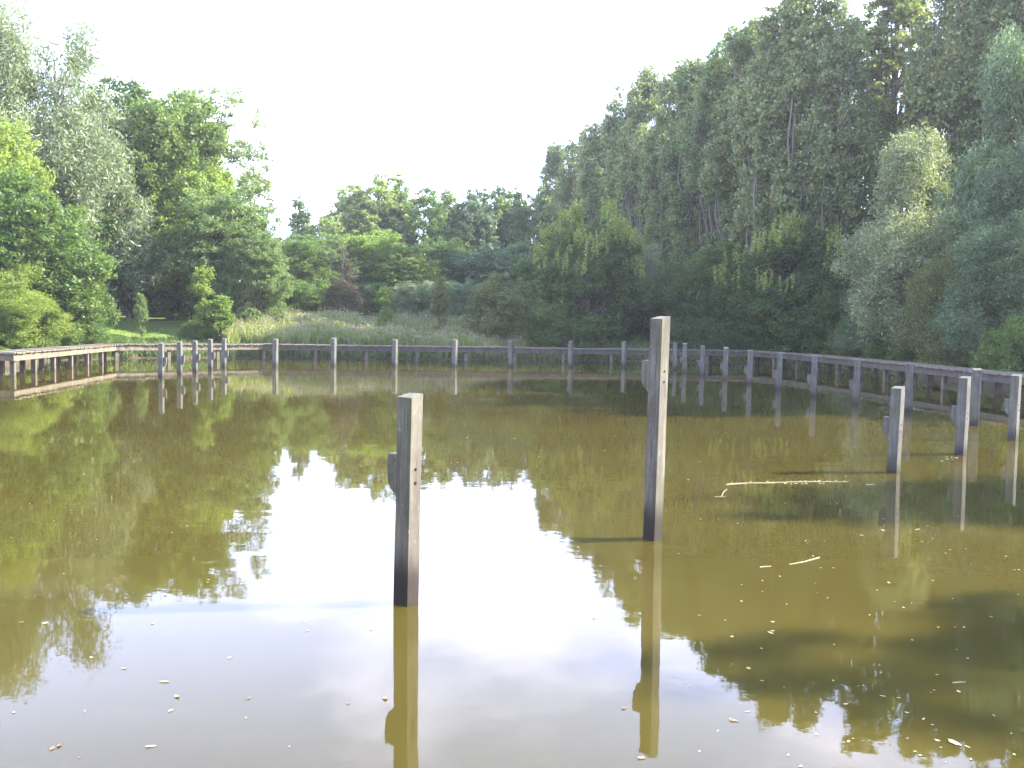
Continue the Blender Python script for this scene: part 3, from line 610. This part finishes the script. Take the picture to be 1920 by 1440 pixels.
p_, s_, q_ = scatter(64000, 425, 985, .1, 7.5)
lum = .75+.25*np.sin(p_[:, 0]*1.7)+.15*np.sin(p_[:, 0]*4.1+p_[:, 1]*2)
blades('tall_grass', p_, (rng.uniform(.5, 1.2, len(p_)) + .35*np.clip((700-q_)/300, -.6, .6))*(.65+.4*lum)*.92, .014, [REED, STRAW], 'tall pale seeding grass on the far bank behind the boardwalk', heads=.13)
p_, s_, q_ = scatter(60000, -60, 1960, .05, 2.6)
blades('bank_grass', p_, rng.uniform(.12, .5, len(p_)), .016, [GRASS], 'ragged green grass along the water edge behind the boardwalk', lean=.6)
p_, s_, q_ = scatter(42000, -60, 1960, 2.5, 14, lambda px, s: ~((px > 170) & (px < 400)))
blades('meadow_grass', p_, rng.uniform(.15, .55, len(p_)), .02, [GRASS], 'rough green grass under the trees on the bank', lean=.5)
p_, s_, q_ = scatter(26000, 170, 400, 1.0, 16)
blades('lawn_grass', p_, rng.uniform(.03, .08, len(p_)), .02, [LM['yellow']], 'bright short lawn in the sun on the left bank', lean=.5)

# ---------------------------------------------------------------- floating leaves, twigs
LF = []
for nm, ca, cb in (('straw_leaf', (.45, .38, .20), (.70, .62, .42)), ('brown_leaf', (.20, .10, .05), (.42, .24, .14)), ('yellow_leaf', (.50, .42, .08), (.68, .60, .20))):
    m, t, out = nodes(nm); tc = N(t, 'ShaderNodeTexCoord'); c = ramp(t, noise(t, tc.outputs['Object'], 60, 3), [(.3, ca), (.7, cb)])
    p = N(t, 'ShaderNodeBsdfPrincipled'); t.links.new(c, p.inputs['Base Color']); p.inputs['Roughness'].default_value = .5; t.links.new(p.outputs[0], out.inputs['Surface']); LF.append(m)
def leaf_mesh(seed, Ln, Wd, curl, mat):
    r = random.Random(seed); k = 7; v = []; f = []
    for i in range(k+1):
        u = i/k; x = (u-.5)*Ln; w = Wd*.5*math.sin(math.pi*min(1, u**.8*1.0))**.8 + .0005; zc = curl*.35*(2*u-1)**2
        v += [(x, -w*(1+r.uniform(-.15, .15)), zc+.003+curl*.12), (x, r.uniform(-.001, .001), zc+.003), (x, w*(1+r.uniform(-.15, .15)), zc+.003+curl*.15)]
    for i in range(k):
        a = i*3; f += [(a, a+3, a+4, a+1), (a+1, a+4, a+5, a+2)]
    n = len(v); v += [(x, y, z-.0015) for x, y, z in v]; f += [tuple(q+n for q in reversed(w)) for w in f]
    return v, f
lp = []
for i in range(6):
    v, f = leaf_mesh(i, [.055, .045, .07, .05, .06, .04][i], [.026, .022, .022, .03, .028, .02][i], [.008, .012, .004, .016, .006, .01][i], None)
    lp.append((v, f))
proto_leaf = []
def put_leaf(px, py, i, mi, label, group, sc_=1.0):
    w = on_water(px, py)
    key = (i, mi)
    src = next((o for k, o in proto_leaf if k == key), None)
    if src is None:
        o = link_mesh('floating_leaf', lp[i][0], lp[i][1], LF[mi], smooth=True); proto_leaf.append((key, o))
    else: o = src.copy(); COL.objects.link(o)
    for k in ('label', 'group'):
        if k in o: del o[k]
    o.location = (w.x, w.y, .001); o.rotation_euler = (rt.uniform(-.1, .1), rt.uniform(-.1, .1), rt.uniform(0, 6.28)); o.scale = (sc_*.8,)*3
    return tag(o, label, 'leaf', group)
for k, (px, py, s_c, mi, lb) in enumerate([(98, 1404, 1.0, 1, 'brown curled leaf at the lower left corner, left one of the touching pair'), (111, 1399, 1.1, 1, 'brown curled leaf at the lower left corner, right one of the touching pair'),
    (308, 1279, 1.1, 0, 'pale elongated leaf, uppermost of the lower left cluster'), (332, 1307, 1.0, 0, 'pale leaf with lobes below the elongated one at lower left'), (320, 1333, .8, 0, 'pale leaf lowest of the lower left cluster'),
    (466, 1310, .9, 1, 'small dark leaf alone between the lower left cluster and the near post'), (722, 1310, 1.3, 1, 'brown leaf touching the reflection of the shorter near post'), (430, 1234, .9, 0, 'pale leaf floating above the small dark leaf at lower left'),
    (283, 1400, 1.0, 0, 'pale leaf near the bottom edge at lower left'), (85, 1169, 1.1, 0, 'pale leaf in the dark tree reflection at the left edge'), (310, 1116, .9, 0, 'pale leaf on the lower rim of the left tree reflection'),
    (1170, 1329, 1.0, 1, 'brown leaf just left of the tall post reflection'), (1376, 1352, 1.1, 1, 'dark brown leaf at lower right in the open sky reflection'), (1448, 1184, 1.1, 0, 'upper pale leaf of the pair in the right tree reflection'), (1445, 1187, 1.0, 0, 'lower pale leaf of the pair in the right tree reflection'),
    (1372, 1195, 1.0, 0, 'pale leaf left of the pair in the right tree reflection'), (1790, 1394, 1.6, 0, 'large pale leaf near the lower right corner'), (1586, 1321, 1.0, 0, 'pale leaf over the bright sky speckles at lower right'), (1404, 1254, 1.0, 2, 'yellow leaf in the right tree reflection'),
    (1656, 995, 1.3, 0, 'pale leaf on the sunlit water below the grey post'), (1720, 993, 1.2, 0, 'left pale leaf of the pair on the sunlit water at right'), (1738, 986, 1.0, 0, 'right pale leaf of the pair on the sunlit water at right'), (1113, 1160, .6, 1, 'tiny dark leaf between the two near posts'), (1202, 1422, 1.2, 0, 'white curled leaf at the bottom edge under the tall post reflection')]):
    put_leaf(px, py, k % 6, mi, lb, 'single leaves floating on the pond', s_c)
rl = random.Random(21)
def many(n, x0, x1, y0, y1, label, group):
    for _ in range(n):
        py = y0+(y1-y0)*rl.random()**.9; px = rl.uniform(x0, x1)
        put_leaf(px, py, rl.randrange(6), rl.choice([0, 0, 0, 0, 1, 2]), label, group, rl.uniform(.35, .75)*(1.3 if py < 900 else 1))
many(80, 1270, 1915, 940, 1300, 'small pale fallen leaf scattered on the sunlit brown water at right', 'small leaves on the right water')
many(50, 830, 1660, 735, 900, 'tiny pale leaf speck floating on the far middle water', 'leaf specks on the far middle water')
many(26, 1300, 1915, 1300, 1438, 'small leaf floating at the lower right in the tree reflection', 'small leaves at lower right')
many(14, 20, 720, 1150, 1438, 'tiny pale speck of leaf floating on the pale water at lower left', 'leaf specks at lower left')
many(22, 20, 720, 740, 1100, 'tiny pale leaf speck floating in the left tree reflection', 'leaf specks in the left reflection')
def stick(name, pxy, r0, mi, label, cat='twig'):
    g = Geo(); P = [on_water(a, b, .004) for a, b in pxy]; o0 = P[0].copy(); rr2 = random.Random(len(pxy)); g.tube([p-o0 for p in P], [r0*rr2.uniform(.7, 1.2)*(1-.6*i/len(P)) for i in range(len(P))], 6)
    return tag(g.make(name, LF[mi], loc=o0), label, cat)
stick('floating_stalk', [(1362, 908), (1400, 905.5), (1440, 905), (1480, 903.5), (1520, 902.5), (1560, 903), (1592, 903)], .006, 0, 'long straw-coloured stalk floating flat in front of the grey post', 'stalk')
stick('floating_twig', [(1352, 932), (1357, 922), (1363, 917)], .005, 0, 'short pale twig sticking out at the left end of the floating stalk')
stick('floating_twig', [(1340, 931), (1352, 930.5), (1361, 930.5)], .005, 0, 'short pale twig lying level below the left end of the floating stalk')
stick('floating_twig', [(1536, 1045), (1522, 1049), (1508, 1053), (1480, 1058)], .005, 0, 'slanting pale twig on the sunlit water, right part of the broken pair')
stick('floating_twig', [(1425, 1063), (1436, 1062), (1446, 1061.5)], .005, 0, 'short pale twig, left part of the broken pair on the sunlit water')
stick('floating_twig', [(1624, 908.5), (1632, 908), (1640, 908)], .005, 0, 'short pale bit of twig right of the long floating stalk')
stick('floating_twig', [(1786, 1280), (1800, 1279), (1810, 1279)], .005, 0, 'thin pale twig at lower right over the dark tree reflection')
for k in range(44):
    px = 1362+rl.random()*230; put_leaf(px, 903.5+rl.uniform(-2.5, 3)+(1592-px)*.012, rl.randrange(6), 0, 'pale leaf caught along the long floating stalk', 'leaves caught along the floating stalk', rl.uniform(.7, 1.2))
for k in range(10): put_leaf(1765+rl.random()*30, 860+rl.uniform(-3, 5), rl.randrange(6), 0, 'pale leaf in the small raft at the foot of the middle right-hand front post', 'leaf raft by the front post', 1.0)

for k, v in protos.items():
    for q in ('_h', '_r'):
        pass
for o in list(COL.objects):
    for q in ('_h', '_r'):
        if q in o: del o[q]
unused = [k for k in protos if k not in used]
for k in unused:
    for c in SRCKIDS[k]: bpy.data.objects.remove(c)
    bpy.data.objects.remove(protos[k])

# thin summer haze over the pond and the wood
m, t, out = nodes('thin_haze'); pv = N(t, 'ShaderNodeVolumePrincipled'); pv.inputs['Color'].default_value = (.97, .98, 1, 1); pv.inputs['Density'].default_value = .00055; pv.inputs['Anisotropy'].default_value = .3
t.links.new(pv.outputs[0], out.inputs['Volume'])
g = Geo(); g.box((0, 0, 13), Vector((1, 0, 0)), Vector((0, 1, 0)), ZU, 320, 340, 16.5)
hz = tag(g.make('haze', m), 'thin pale haze in the air over the pond', 'haze', kind='stuff')
